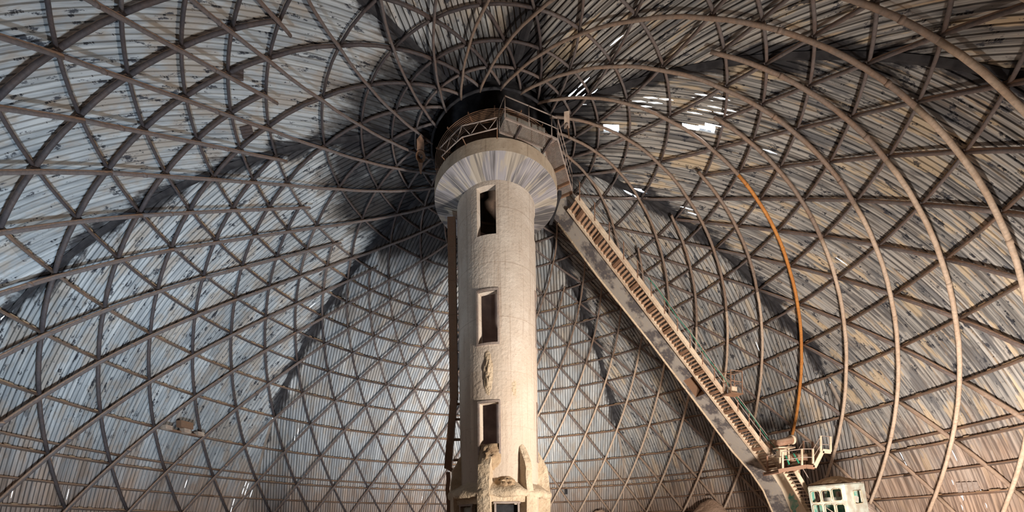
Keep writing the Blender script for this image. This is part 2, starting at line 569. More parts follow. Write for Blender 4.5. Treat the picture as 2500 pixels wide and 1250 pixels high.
for sec in range(8):
    az = math.radians(54.5 + 45 * sec)
    W = PITCH * PER
    nn = 10
    for k in range(-nn, nn):
        s0 = k * W
        sheet(sec, az, s0, None, SPLIT, PER)
        sheet(sec, az, s0, SPLIT - 0.002, None, PER)
# seam flashing: a dark folded strip along each sector edge
for sec in range(8):
    az = math.radians(32 + 45 * sec); mb = MB(); n = 30
    e = Vector((math.sin(az), math.cos(az), 0)); tt = Vector((math.cos(az), -math.sin(az), 0))
    t0 = math.asin(R_EYE / RW); t1 = math.radians(56)
    for i in range(n + 1):
        t = t0 + (t1 - t0) * i / n
        wv = (0.20 if i < 26 else 0.05 * (30 - i)) + 0.06 * noise.noise(Vector((i * 0.9, sec * 5, 0)))
        for q, (dx, dr) in enumerate(((-1, 0.0), (0, -0.06), (1, 0.0))):
            R = RC - 0.03 + dr
            mb.v.append(e * (R * math.sin(t)) + Vector((0, 0, ZC + R * math.cos(t))) + tt * (dx * wv))
    for i in range(n):
        for q in range(2):
            a = i * 3 + q; mb.f.append([a, a + 1, a + 4, a + 3])
    mb.build('seam_flashing', M['black'], ceiling)['label'] = 'sooty black strip covering the joint of two roof sectors'
    mb = MB()
    for i in range(21):   # its lower, cleaner length
        t = math.radians(55.5 + 31.0 * i / 20)
        for (dx, dr) in ((-1, 0.0), (0, -0.05), (1, 0.0)):
            R = RC - 0.02 + dr
            mb.v.append(e * (R * math.sin(t)) + Vector((0, 0, ZC + R * math.cos(t))) + tt * (dx * 0.12))
    for i in range(20):
        for q in range(2):
            a = i * 3 + q; mb.f.append([a, a + 1, a + 4, a + 3])
    mb.build('seam_flashing', M['flash'], ceiling)
# crown lantern above the hole at the apex
zt = ZC + math.sqrt(RC ** 2 - R_EYE ** 2)
MB().lathe([(R_EYE + 0.12, zt - 0.15), (R_EYE + 0.12, zt + 2.6), (0.02, zt + 3.6)], 44).build('crown_lantern', M['black'], ceiling)

# ------------------------------------------------------------------ rib net
TH = {-5: 7.3, -4: 9.18, -3: 11.77, -2: 15.07, -1: 19.08, 0: 24.24, 1: 27.43, 2: 30.92, 3: 34.83, 4: 38.97, 5: 43.7, 6: 48.85,
      7: 54.48, 8: 60.66, 9: 67.0, 10: 73.51, 11: 80.3, 12: 86.4}
P0 = 119.45; DD = 360.0 / 44


def th_at(mm):
    lo = math.floor(mm); f = mm - lo
    if f < 1e-9:
        return TH[lo]
    return TH[lo] * (1 - f) + TH[lo + 1] * f


def npt(mm, k, fam, R):
    """point of rib k (family fam +1 / -1) at ring position mm"""
    sl = 0.5 if mm >= 0 else 1.0
    phi = math.radians(P0 - k * DD + fam * mm * DD * sl)
    t = math.radians(th_at(mm))
    return Vector((-R * math.sin(t) * math.sin(phi), R * math.sin(t) * math.cos(phi), ZC + R * math.cos(t)))


frame = thing('dome_frame', 'net of curved tubular steel ribs and rings lining the whole dome', 'dome frame')
RB, RA, RR = RW - 0.02, RW + 0.17, RW + 0.20


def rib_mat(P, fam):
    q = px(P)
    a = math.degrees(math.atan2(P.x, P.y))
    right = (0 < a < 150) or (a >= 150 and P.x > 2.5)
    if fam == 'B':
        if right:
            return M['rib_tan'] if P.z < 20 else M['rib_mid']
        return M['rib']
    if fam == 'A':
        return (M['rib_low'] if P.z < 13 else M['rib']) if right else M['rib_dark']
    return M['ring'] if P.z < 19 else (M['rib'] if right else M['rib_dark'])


def trad0(P):
    th = math.degrees(math.atan2(math.hypot(P.x, P.y), P.z - ZC))
    return 0.064 + 0.038 * max(0.0, min(1.0, (th - 14) / 42.0))


for k in range(44):
    start = -5 if k % 2 else -0.16
    cuts = [start, 4, 12] if k != 27 else [start, 1, 8.35]
    for c in range(2):
        a, b = cuts[c], cuts[c + 1]
        mms = [a]
        x = math.floor(a * 3 + 1e-6) / 3.0
        while x < b - 1e-6:
            if x > a + 0.05:
                mms.append(x)
            x += 1 / 3.0
        mms.append(b)
        pts = [npt(mm, k, 1, RB) for mm in mms]
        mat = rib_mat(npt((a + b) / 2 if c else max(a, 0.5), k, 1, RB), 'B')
        lab = None
        if k == 27:
            mat = M['rib_orange'] if c else M['rib_mid']
            if c:
                lab = 'bright orange rusted rib tube'
        mb = MB().tube(pts, [trad0(p_) for p_ in pts], 10)
        # sleeve joints part way along
        for mm in (1.35, 3.4, 6.35, 8.6):
            if a < mm < b:
                p, q = npt(mm, k, 1, RB), npt(mm + 0.07, k, 1, RB)
                mb.tube([p, q], trad0(p) + 0.012, 10)
        o = mb.build('diagonal_rib', mat, frame, True)
        if lab:
            o['label'] = lab

def trad(P):
    th = math.degrees(math.atan2(math.hypot(P.x, P.y), P.z - ZC))
    return 0.062 + 0.038 * max(0.0, min(1.0, (th - 14) / 46.0))


members = {'cross_rib': [], 'ring_tube': []}
for mi in range(-5, 12):
    for k in range(44):
        if mi < 0 and k % 2 == 0:
            continue
        members['cross_rib'].append([npt(mi + i / 3.0, k, -1, RA) for i in range(4)])
for mi in range(-4, 12):
    n = 22 if mi < 0 else 44
    t = math.radians(TH[mi])
    off = (P0 + (mi * DD / 2 if mi >= 0 else mi * DD)) + (DD if mi < 0 else 0)
    for j in range(n):
        pts = []
        for i in range(4):
            phi = math.radians(off - (j + i / 3.0) * 360.0 / n)
            pts.append(Vector((-RR * math.sin(t) * math.sin(phi), RR * math.sin(t) * math.cos(phi), ZC + RR * math.cos(t))))
        members['ring_tube'].append(pts)


def extent(pts):
    q = [px(p) for p in pts]
    if any(x is None for x in q):
        q = [x for x in q if x]
    q = [x for x in q if -60 < x[0] < 2560 and -60 < x[1] < 1310]
    if len(q) < 2:
        return 0
    return math.hypot(q[0][0] - q[-1][0], q[0][1] - q[-1][1])


for nm, fam, rad in (('cross_rib', 'A', 1.04), ('ring_tube', 'R', 0.9)):
    L = sorted(members[nm], key=lambda p: -extent(p))
    for p in L[:298]:
        mid = p[1]
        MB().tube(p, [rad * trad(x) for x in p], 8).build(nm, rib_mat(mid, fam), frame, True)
    mb = MB()
    for p in L[298:]:
        mb.tube(p, [rad * trad(x) for x in p], 6)
    mb.build(nm, M['rib'], frame, True)['kind'] = 'stuff'
# light purlins between the lower rings
for tdeg in (65.7, 70.4, 77.5):
    t = math.radians(tdeg); R = RW + 0.22
    for j in range(22):
        pts = []
        for i in range(7):
            phi = math.radians((j + i / 6.0) * 360 / 22)
            pts.append(Vector((R * math.sin(t) * math.sin(phi), R * math.sin(t) * math.cos(phi), ZC + R * math.cos(t))))
        MB().tube(pts, 0.085, 6).build('purlin', M['ring'], frame, True)
# crown ring
t = math.radians(7.4)
MB().tube([Vector((RW * math.sin(t) * math.sin(a), RW * math.sin(t) * math.cos(a), ZC + RW * math.cos(t))) for a in
           [2 * PI * i / 48 for i in range(49)]], 0.07, 8).build('crown_ring', M['black'], frame, True)
# caked dust crumbs lying along the ring tubes
mb = MB()
for mi in range(1, 11):
    t = math.radians(TH[mi]); n = 60 * 4
    for j in range(n):
        phi = 2 * PI * (j + random.random()) / n
        if random.random() < 0.35:
            continue
        R = RR
        P = Vector((R * math.sin(t) * math.sin(phi), R * math.sin(t) * math.cos(phi), ZC + R * math.cos(t) + 0.10))
        L_ = random.uniform(0.15, 0.5); tt = Vector((math.cos(phi), -math.sin(phi), 0))
        mb.box(P, (L_, random.uniform(0.06, 0.12), random.uniform(0.03, 0.08)), (tt, Vector((0, 0, 1)).cross(tt), Vector((0, 0, 1))))
o = mb.build('caked_dust', M['heap'], frame); o['kind'] = 'stuff'

# ------------------------------------------------------------------ floor
mb = MB(); nr, na = 26, 96
for i in range(nr + 1):
    r = 29.0 * i / nr
    for j in range(na):
        a = 2 * PI * j / na
        x, y = r * math.sin(a), r * math.cos(a)
        z = 0.25 * noise.noise(Vector((x * .25, y * .25, 0)))
        mb.v.append(Vector((x, y, z if i else 0)))
for i in range(nr):
    for j in range(na):
        a = i * na + j; b = i * na + (j + 1) % na
        mb.f.append([a, a + na, b + na, b] if i else [a, a + na, b + na])
fl = mb.build('floor', M['ore'], None, True)
tag(fl, 'dusty ore covered floor beneath the dome', 'floor', 'structure')


def pile(name, label, c, rx, ry, h, mat, seed, rot=0.0):
    mb = MB(); n = 40; rings = 18
    cr, sr = math.cos(rot), math.sin(rot)
    for i in range(rings + 1):
        f = i / rings
        for j in range(n):
            a = 2 * PI * j / n
            x0, y0 = rx * f * math.cos(a), ry * f * math.sin(a)
            x, y = c[0] + x0 * cr - y0 * sr, c[1] + x0 * sr + y0 * cr
            z = h * (0.5 + 0.5 * math.cos(PI * f)) * (1 + 0.28 * noise.noise(Vector((x * .5, y * .5, seed)))) + 0.28 * noise.noise(Vector((x * 1.2, y * 1.2, seed))) * (1 - f) + 0.10 * noise.noise(Vector((x * 3.5, y * 3.5, seed)))
            rr = math.hypot(x, y)
            if rr > 27.9:
                x, y = x * 27.9 / rr, y * 27.9 / rr
            mb.v.append(Vector((x, y, max(z, -0.2) if i < rings else -0.3)))
    for i in range(rings):
        for j in range(n):
            a = i * n + j; b = i * n + (j + 1) % n
            mb.f.append([a, a + n, b + n, b])
    o = mb.build(name, mat, None, True)
    return tag(o, label, 'ore pile')


pile('ore_pile', 'long brown ore heap against far wall, left of the leaning concrete beam foot', (20.3, 17.3, 0), 9.5, 4.0, 6.7, M['ore'], 1, -0.8)
pile('ore_pile', 'pale dusty heap right of the derelict control cab', (25.2, 5.2, 0), 5.5, 4.5, 5.4, M['paleore'], 2, 0.1)
pile('ore_pile', 'low greenish tan heap at the far wall between tower and beam', (11.5, 24.4, 0), 6.5, 3.2, 6.4, M['ore'], 3, -0.45)

# ------------------------------------------------------------------ tower
tower = thing('concrete_tower', 'tall round cream concrete tower with flared collar at the dome centre', 'tower')
RO, RI = 2.30, 1.92


def shaft():
    # windows: (azimuth from front, + to the right) and heights
    wins = [(-27, 0, 20.5, 23.15), (-27, 0, 14.65, 17.45), (-27, 0, 8.75, 11.42),
            (72, 99, 21.2, 23.15), (72, 99, 15.07, 18.1), (72, 99, 8.5, 11.7),
            (-150, -120, 14.6, 17.4), (160, 190, 20.5, 23.1)]
    azs = set(range(-180, 181, 6)) | {-27, 0, 72, 99, -150, -120, 160, -170}
    azs = sorted(a for a in azs if -180 <= a <= 180)
    zs = {0.0, 23.4}
    for _, _, a, b in wins:
        zs |= {a, b}
    z = 1.0
    while z < 23:
        zs.add(z); z += 1.1
    zs = sorted(zs)

    def inside(a0, a1, z0, z1):
        am = (a0 + a1) / 2; zm = (z0 + z1) / 2
        for (wa, wb, za, zb) in wins:
            for sh in (0, -360):
                if wa + sh < am < wb + sh and za < zm < zb:
                    return True
        return False
    mb = MB(); mi = MB()

    def P(r, a, z):
        a = math.radians(a); return Vector((r * math.sin(a), -r * math.cos(a), z))
    for i in range(len(azs) - 1):
        for j in range(len(zs) - 1):
            a0, a1, z0, z1 = azs[i], azs[i + 1], zs[j], zs[j + 1]
            if inside(a0, a1, z0, z1):
                continue
            for mesh, r, fl in ((mb, RO, False), (mi, RI, True)):
                b = len(mesh.v)
                mesh.v += [P(r, a0, z0), P(r, a1, z0), P(r, a1, z1), P(r, a0, z1)]
                mesh.f.append([b, b + 1, b + 2, b + 3] if not fl else [b + 3, b + 2, b + 1, b])
    for (wa, wb, za, zb) in wins:   # reveals through the wall thickness
        for a in (wa, wb):
            b = len(mb.v); mb.v += [P(RO, a, za), P(RI, a, za), P(RI, a, zb), P(RO, a, zb)]; mb.f.append([b, b + 1, b + 2, b + 3])
        n = 5
        for z in (za, zb):
            for q in range(n):
                a0 = wa + (wb - wa) * q / n; a1 = wa + (wb - wa) * (q + 1) / n
                b = len(mb.v); mb.v += [P(RO, a0, z), P(RO, a1, z), P(RI, a1, z), P(RI, a0, z)]; mb.f.append([b, b + 1, b + 2, b + 3])
    o = mb.build('shaft', M['shaft'], tower, False)
    mi.build('inner_lining', M['inner'], tower, False)
    # raised window surrounds, arched with the wall
    for (wa, wb, za, zb) in wins[1:3] + wins[4:6]:
        f = MB(); n = 6; wd = 2.6
        for (u0, u1, v0, v1) in ((wa - wd, wa, za - 0.12, zb + 0.12), (wb, wb + wd, za - 0.12, zb + 0.12), (wa, wb, zb, zb + 0.12), (wa, wb, za - 0.12, za)):
            for q in range(n):
                a0 = u0 + (u1 - u0) * q / n; a1 = u0 + (u1 - u0) * (q + 1) / n
                b = len(f.v)
                for r in (RO - 0.05, RO + 0.05):
                    f.v += [P(r, a0, v0), P(r, a1, v0), P(r, a1, v1), P(r, a0, v1)]
                for qd in ((4, 5, 6, 7), (0, 1, 5, 4), (1, 2, 6, 5), (2, 3, 7, 6), (3, 0, 4, 7)):
                    f.f.append([b + t for t in qd])
        f.build('window_surround', M['galv'], tower)
    return o


shaft()
MB().lathe([(RO - 0.02, 23.30), (RO, 23.40), (3.60, 23.80)], 96).build('collar_underside', M['cone'], tower, False)['label'] = 'grey and cream streaked board marked flare'
mb = MB().lathe([(3.60, 23.80), (3.60, 24.46), (2.4, 24.50)], 96)
mb.build('collar_band', M['band'], tower, False)
MB().lathe([(2.62, 24.45), (2.62, 26.0), (2.3, 26.02), (2.3, 27.2)], 64).build('head_drum', M['drum'], tower, True)['label'] = 'dark brown stained drum on top'
for i in range(9):   # hoops of the open ring floor above the head
    r = 2.85 + 0.085 * i
    MB().tube([Vector((r * math.sin(2 * PI * j / 60), r * math.cos(2 * PI * j / 60), 26.0)) for j in range(61)], 0.02, 5, False).build('floor_hoop', M['rust'], tower, True)
for j in range(16):
    a = 2 * PI * j / 16
    MB().bar((2.5 * math.sin(a), 2.5 * math.cos(a), 26.06), (3.6 * math.sin(a), 3.6 * math.cos(a), 26.06), 0.05, 0.07).build('floor_bearer', M['rust'], tower)
# base: broken wider block with fins
mb = MB()
hw = 2.75


def ngon_ring(r, z, n=8, rot=22.5):
    return [Vector((r * math.sin(math.radians(rot + 360 * i / n)), -r * math.cos(math.radians(rot + 360 * i / n)), z)) for i in range(n)]


def loft(loops, name, mat, jit=0.0, sub=1, js=1.2):
    m_ = MB(); n = len(loops[0]) * sub
    for lp in loops:
        for i in range(len(lp)):
            a, b = lp[i], lp[(i + 1) % len(lp)]
            for s_ in range(sub):
                m_.v.append(a.lerp(b, s_ / sub))
    for i in range(len(loops) - 1):
        for j in range(n):
            a = i * n + j; b = i * n + (j + 1) % n
            m_.f.append([a, b, b + n, a + n])
    return m_.build(name, mat, tower, True, jit, js)


lp = []
for z, r in ((6.28, 2.72), (6.3, 3.02), (6.42, 3.08), (6.55, 3.06), (6.68, 3.0), (6.85, 2.75), (7.05, 2.45), (7.25, 2.2)):
    lp.append(ngon_ring(r * 1.0, z, 12, 15))
loft(lp, 'base_ledge', M['crust'], 0.09, 8, 1.6)
# fins standing on the ledge
for az, wd, top, ro in ((-17, 0.66, 9.05, 3.0), (34, 0.42, 9.3, 2.95), (-78, 0.4, 9.0, 2.95), (84, 0.45, 9.25, 2.95), (140, .4, 9, 2.9), (-140, .4, 9, 2.9)):
    a = math.radians(az); e = Vector((math.sin(a), -math.cos(a), 0)); t_ = Vector((math.cos(a), math.sin(a), 0))
    m_ = MB(); zs = [6.3 + (top - 6.3) * i / 8 for i in range(9)]
    for i, z in enumerate(zs):
        f = i / 8
        out = ro - 0.28 * f if f < 0.62 else ro - 0.17 - (f - 0.62) * 1.55
        for (rr, s_) in ((2.1, -1), (out * .55 + 2.1 * .45, -1), (out, -1), (out + .04, -.4), (out + .04, .4), (out, 1), (out * .55 + 2.1 * .45, 1), (2.1, 1)):
            m_.v.append(e * max(rr, 2.1) + t_ * (s_ * wd / 2) + Vector((0, 0, z)))
    for i in range(8):
        for j in range(8):
            q = i * 8 + j; b = i * 8 + (j + 1) % 8
            m_.f.append([q, b, b + 8, q + 8])
    m_.f.append([64 + j for j in range(8)])
    m_.build('fin', M['crust'], tower, False, 0.05, 2.2)
# dirt spilling from the lowest window and a rough blotch below the middle one
for (az, zc, w_, h_, d_, nm) in ((-14, 8.45, 24, 0.75, 0.5, 'spilled_dirt'), (-14, 13.05, 11, 1.35, 0.2, 'dirt_crust'), (22, 12.2, 9, 0.9, .07, 'dirt_crust'), (8, 6.95, 22, .5, .75, 'dirt_heap')):
    m_ = MB(); n = 16
    for i in range(n + 1):
        for j in range(n + 1):
            u, v = i / n * 2 - 1, j / n * 2 - 1
            rr = math.sqrt(min(1, u * u + v * v)); a = math.radians(az + u * w_ / 1.4); z = zc + v * h_
            k_ = max(0, 1 - rr) ** 0.7
            bump = d_ * k_ * (0.7 + 0.6 * noise.noise(Vector((u * 4, v * 5, zc))) + .3 * noise.noise(Vector((u * 11, v * 14, zc))))
            r = RO - 0.03 + bump
            m_.v.append(Vector((r * math.sin(a), -r * math.cos(a), z)))
    for i in range(n):
        for j in range(n):
            a = i * (n + 1) + j; m_.f.append([a, a + n + 1, a + n + 2, a + 1])
    m_.build(nm, M['heap'] if nm != 'dirt_crust' else M['crust'], tower, True)
# lower storey: piers and framed openings
for az in (-68, -17, 36, 88, 140, -130):
    a = math.radians(az); e = Vector((math.sin(a), -math.cos(a), 0)); t_ = Vector((math.cos(a), math.sin(a), 0))
    m_ = MB()
    zs = [0.05, 1.2, 2.4, 3.6, 4.6, 5.5, 6.4]
    for z in zs:
        for (rr, s_) in ((2.2, -1), (2.95, -1), (3.0, 0), (2.95, 1), (2.2, 1)):
            m_.v.append(e * rr + t_ * (s_ * 0.36) + Vector((0, 0, z)))
    for i in range(len(zs) - 1):
        for j in range(5):
            q = i * 5 + j; b = i * 5 + (j + 1) % 5
            m_.f.append([q, b, b + 5, q + 5])
    m_.build('pier', M['crust'], tower, False, 0.05, 2.0)
for az, wd in ((8, 1.25), (-44, 0.95)):
    a = math.radians(az); e = Vector((math.sin(a), -math.cos(a), 0)); t_ = Vector((math.cos(a), math.sin(a), 0)); up = Vector((0, 0, 1))
    m_ = MB(); c = e * 2.62
    zt_ = 5.93 if az > 0 else 5.86
    m_.box(c + up * zt_ + up * 0.05, (wd + 0.2, 0.2, 0.1), (t_, e, up))
    for s_ in (-1, 1):
        m_.box(c + t_ * (s_ * wd / 2) + up * (zt_ - 1.25), (0.1, 0.2, 2.5), (t_, e, up))
    m_.build('opening_frame', M['galv'], tower)
    m_ = MB().box(e * 2.45 + up * (zt_ - 1.3), (wd, 0.08, 2.5), (t_, e, up))
    m_.build('opening_back', M['black'] if az > 0 else M['cab'], tower)
    m_ = MB().box(e * 2.50 + up * (zt_ + 0.27), (wd + 1.0, 0.3, 0.38), (t_, e, up))
    m_.build('lintel', M['crust'], tower)

# ------------------------------------------------------------------ duct on the left of the tower
duct = thing('box_duct', 'brown rusty box duct running down the left side of the tower', 'duct')
xd, yd = -2.62, -0.15
MB().box((xd, yd, 17.6), (0.46, 0.5, 10.6)).build('duct_casing', M['rust'], duct)
m_ = MB()
for z in range(13, 23, 2):
    m_.box((xd, yd, z + .1), (0.5, 0.54, 0.06))
m_.build('duct_flange', M['rust'], duct)
MB().bar((xd, yd, 12.4), (xd - 0.42, yd, 8.2), 0.46, 0.4).build('duct_tail', M['rust'], duct)
MB().bar((xd - 0.5, yd, 8.3), (xd - 0.02, yd, 8.0), 0.5, 0.2).build('duct_foot', M['rust'], duct)
for z in (8.7, 9.9, 11.1, 12.0):
    MB().tube([(xd - 0.1, yd, z), (-2.2, yd, z)], 0.08, 8).build('bracket', M['rust'], duct)
MB().poly_prism([on_z(1222, 322, 24.6), on_z(1222, 318, 24.6), on_z(1226, 318, 24.6)], (0, 0, .02)) if False else None
m_ = MB()
for i in range(9):
    z = 8.0 - i * 0.5
    for s_ in (-1, 1):
        m_.v.append(Vector((xd - 0.42 + 0.1 * noise.noise(Vector((i * .8, 0, 0))) + s_ * 0.12, yd, z)))
for i in range(8):
    m_.f.append([i * 2, i * 2 + 1, i * 2 + 3, i * 2 + 2])
o = m_.build('torn_cover', M['rust'], duct); md = o.modifiers.new('t', 'SOLIDIFY'); md.thickness = 0.03

# ------------------------------------------------------------------ walkway round the tower head
ZW = 24.73
walk = thing('walkway', 'steel grating walkway with handrail wrapped round the right of the tower head', 'walkway')
A, B = on_z(1233, 288, ZW), on_z(1347, 334, ZW)
A2, B2 = on_z(1219, 322, ZW), on_z(1328, 362, ZW)
Bc = on_z(1362, 341, ZW)
D, D2 = on_z(1397, 466, ZW), on_z(1362, 480, ZW)


def grating(o0, o1, i0, i1, n):
    m_ = MB()
    for k in range(n + 1):
        f = k / n
        m_.bar(o0.lerp(o1, f), i0.lerp(i1, f), 0.022, 0.03)
    m_.build('grating', M['galv'], walk)
    for (p, q) in ((o0, o1), (i0, i1)):
        MB().bar(p, q, 0.06, 0.08).build('edge_beam', M['galv'], walk)


grating(A, B, A2, B2, 42)
grating(Bc, D, B2, D2, 52)
grating(B, Bc, B2, B2 + Vector((.02, .02, 0)), 8)
for f in (0.33, 1.0):
    p, q = A.lerp(B, f), A2.lerp(B2, f)
    MB().bar(p - Vector((0, 0, .1)), q + (q - p) * 0.35 - Vector((0, 0, .12)), 0.09, 0.12).build('outrigger', M['rib_dark'], walk)
for f in (0.45, 0.78, 1.0):
    p, q = Bc.lerp(D, f), B2.lerp(D2, f)
    MB().bar(p - Vector((0, 0, .1)), q - Vector((0, 0, .1)), 0.1, 0.14).build('outrigger', M['rust'], walk)
H = Vector((0, 0, 1.1))
for p in (A, A.lerp(B, 0.5), B, Bc, Bc.lerp(D, 0.5), D):
    MB().tube([p, p + H], 0.028, 6).build('rail_post', M['galv'], walk, True)
for h_ in (1.0, 0.5):
    hv = H * h_
    MB().tube([A2 + hv, A + hv, B + hv, Bc + hv, D + hv], 0.028 if h_ == 1 else 0.02, 6).build('handrail', M['galv'], walk, True)
MB().tube([A2, A2 + H], 0.028, 6).build('rail_post', M['galv'], walk, True)
# plastered kiosk on the tower head
kio = thing('rendered_kiosk', 'low grey rendered box on the tower head behind the grating walkway', 'box')
dv = (B2 - A2).normalized(); nv = Vector((-dv.y, dv.x, 0))
k0 = A2 + dv * 0.35 + nv * 0.18; k1 = A2 + dv * 2.75 + nv * 0.18
MB().poly_prism([k0 + Vector((0, 0, -.2)), k1 + Vector((0, 0, -.2)), k1 + nv * 1.3 + Vector((0, 0, -.2)), k0 + nv * 1.3 + Vector((0, 0, -.2))], (0, 0, 1.5)).build('walls', M['greycon'], kio)
for f in (0.32, 0.66):
    p = k0.lerp(k1, f) - nv * 0.02 + Vector((0, 0, -.2))
    MB().bar(p, p + Vector((0, 0, 1.5)), 0.04, 0.04, (0, 1, 0)).build('cover_strip', M['rust'], kio)

# truss rail round the left of the head
tr = thing('truss_rail', 'thin lattice truss railing curving round the left of the tower head', 'railing')
tp = [on_z(x, y, 25.05) for x, y in ((1214, 287), (1169, 298), (1128, 307), (1100, 334), (1074, 362))]
bt = [on_z(x, y, 24.5) for x, y in ((1214, 313), (1169, 324), (1128, 335), (1101, 359), (1078, 382))]
MB().tube(tp, 0.03, 6).build('top_chord', M['galv'], tr, True)
MB().tube(bt, 0.03, 6).build('bottom_chord', M['galv'], tr, True)
for i in range(4):
    mid = bt[i].lerp(bt[i + 1], 0.5)
    MB().tube([tp[i], mid], 0.02, 5).build('lattice_bar', M['galv'], tr, True)
    MB().tube([mid, tp[i + 1]], 0.02, 5).build('lattice_bar', M['galv'], tr, True)
MB().tube([bt[0], tp[0]], 0.02, 5).build('lattice_bar', M['galv'], tr, True)
for p in (bt[0], bt[2], bt[4]):
    q = Vector((p.x, p.y, 0)).normalized() * 3.5
    MB().tube([p, Vector((q.x, q.y, 24.4))], 0.03, 5).build('stay', M['rust'], tr, True)

# ------------------------------------------------------------------ leaning beam and stair
AL = math.radians(20)
E_ = Vector((math.cos(AL), math.sin(AL), 0)); N_ = Vector((math.sin(AL), -math.cos(AL), 0)); UPV = Vector((0, 0, 1))


def pl3(rho, t, z):
    return E_ * rho + N_ * t + UPV * z


low_ = [(3.4, 25.0), (4.5, 24.25), (7.4, 21.35), (11.5, 17.6), (15.8, 13.4), (19.0, 10.25), (20.86, 8.72), (22.1, 7.35), (23.1, 5.6), (23.6, 3.4), (23.7, -0.1)]
upp_ = [(3.6, 25.6), (5.3, 24.95), (8.2, 22.2), (12.3, 18.45), (16.6, 14.25), (19.95, 11.1), (22.0, 9.35), (23.6, 7.7), (24.6, 5.9), (25.0, 3.4), (25.1, -0.1)]
bm = thing('leaning_beam', 'massive grey concrete beam leaning from the tower head down to the right', 'beam')
m_ = MB(); HW = 0.7
for i in range(len(low_)):
    for (q, t) in ((low_[i], -HW), (low_[i], HW), (upp_[i], HW), (upp_[i], -HW)):
        m_.v.append(pl3(q[0], t, q[1]))
HOLE_SEG = 3
for i in range(len(low_) - 1):
    for j in range(4):
        a = i * 4 + j; b = i * 4 + (j + 1) % 4
        if i == HOLE_SEG and j == 0:
            continue
        m_.f.append([a, b, b + 4, a + 4])
m_.f.append([0, 1, 2, 3][::-1]); e = (len(low_) - 1) * 4; m_.f.append([e, e + 1, e + 2, e + 3])
# underside segment with a rectangular pocket in it
p0_, p1_ = low_[HOLE_SEG], low_[HOLE_SEG + 1]


def seg(f, t, d=0.0):
    r = p0_[0] + (p1_[0] - p0_[0]) * f; z = p0_[1] + (p1_[1] - p0_[1]) * f
    return pl3(r + d * 0.7, t, z + d * 0.7)


fs = (0.0, 0.62, 0.88, 1.0); ts = (-HW, -0.42, 0.42, HW)
for i in range(3):
    for j in range(3):
        if i == 1 and j == 1:
            continue
        b = len(m_.v); m_.v += [seg(fs[i], ts[j]), seg(fs[i], ts[j + 1]), seg(fs[i + 1], ts[j + 1]), seg(fs[i + 1], ts[j])]
        m_.f.append([b, b + 1, b + 2, b + 3])
cor = [(fs[1], ts[1]), (fs[1], ts[2]), (fs[2], ts[2]), (fs[2], ts[1])]
pk = MB()
for i in range(4):
    a, b_ = cor[i], cor[(i + 1) % 4]; b = len(pk.v)
    pk.v += [seg(*a), seg(*b_), seg(*b_, 0.75), seg(*a, 0.75)]; pk.f.append([b, b + 1, b + 2, b + 3])
b = len(pk.v); pk.v += [seg(*c_, 0.75) for c_ in cor]; pk.f.append([b, b + 1, b + 2, b + 3])
m_.build('beam_body', M['beam'], bm)
pk.build('pocket', M['rust'], bm)['label'] = 'rectangular pocket in the underside'  # brown walls paint in the shade inside the recess
# cream side face skin at the foot, rope of dust along rear lower edge
m_ = MB()
sel = range(5, len(low_))
for i in sel:
    m_.v += [pl3(low_[i][0], HW + 0.02, low_[i][1]), pl3(upp_[i][0], HW + 0.02, upp_[i][1])]
for i in range(len(list(sel)) - 1):
    m_.f.append([i * 2, i * 2 + 1, i * 2 + 3, i * 2 + 2])
o = m_.build('foot_side_face', M['cream'], bm); md = o.modifiers.new('t', 'SOLIDIFY'); md.thickness = 0.03
MB().tube([pl3(q[0], -HW, q[1] - 0.02) for q in low_[1:10]], 0.07, 6).build('edge_trim', M['crust'], bm, True)
m_ = MB()
pz = [(22.75, 6.7), (22.95, 6.35), (23.0, 5.9), (23.25, 5.7), (23.3, 5.35), (23.55, 5.5), (23.6, 5.9), (23.9, 6.1), (23.7, 6.5), (23.45, 6.55), (23.4, 6.95), (23.1, 6.8), (22.95, 7.05)]
m_.poly_prism([pl3(a, HW + 0.06, b) for a, b in pz], N_ * 0.01)
m_.build('green_stain', M['cabgreen'], bm)
MB().bar(pl3(3.4, HW + 0.9, 24.15), pl3(3.9, -0.6, 24.05), 0.2, 0.3).build('head_bearing', M['black'], bm)

stair = thing('staircase', 'long narrow steel staircase descending beside the leaning concrete beam', 'staircase')
S0 = Vector((4.45, 0, 24.1)); S1 = Vector((20.85, 0, 8.58))
T0, T1 = HW + 0.08, HW + 1.02


def sp(f, t, dz=0.0, dr=0.0):
    q = S0.lerp(S1, f); return pl3(q.x + dr, t, q.z + dz)


sdir = (sp(1, 0) - sp(0, 0)).normalized(); snorm = N_.cross(sdir)
for nm, t in (('stringer', T0), ('stringer', T1)):
    MB().bar(sp(0, t), sp(1, t), 0.07, 0.26, tuple(snorm)).build(nm, M['stair'], stair)
    MB().bar(sp(0, t) - snorm * 0.13, sp(1, t) - snorm * 0.13, 0.16, 0.03, tuple(snorm)).build('stringer_flange', M['stair'], stair)
NTR = 82
base = None
for i in range(NTR):
    f = (i + 0.5) / NTR
    if base is None:
        c = sp(0, (T0 + T1) / 2)
        mb = MB(); mb.box((0, 0, 0), (0.21, T1 - T0 - 0.08, 0.035), (E_, N_, UPV))
        base = mb.build('tread', M['tread'], stair)
        o = base
    else:
        o = base.copy(); C.objects.link(o); o.parent = stair
    o.location = sp(f, (T0 + T1) / 2) - stair.location
for i in range(13):
    f = 0.03 + i * 0.0785
    MB().bar(sp(f, T0 - 0.02, -0.16), sp(f, T1 + 0.02, -0.16), 0.20, 0.05, tuple(snorm)).build('cross_plate', M['rust'], stair)
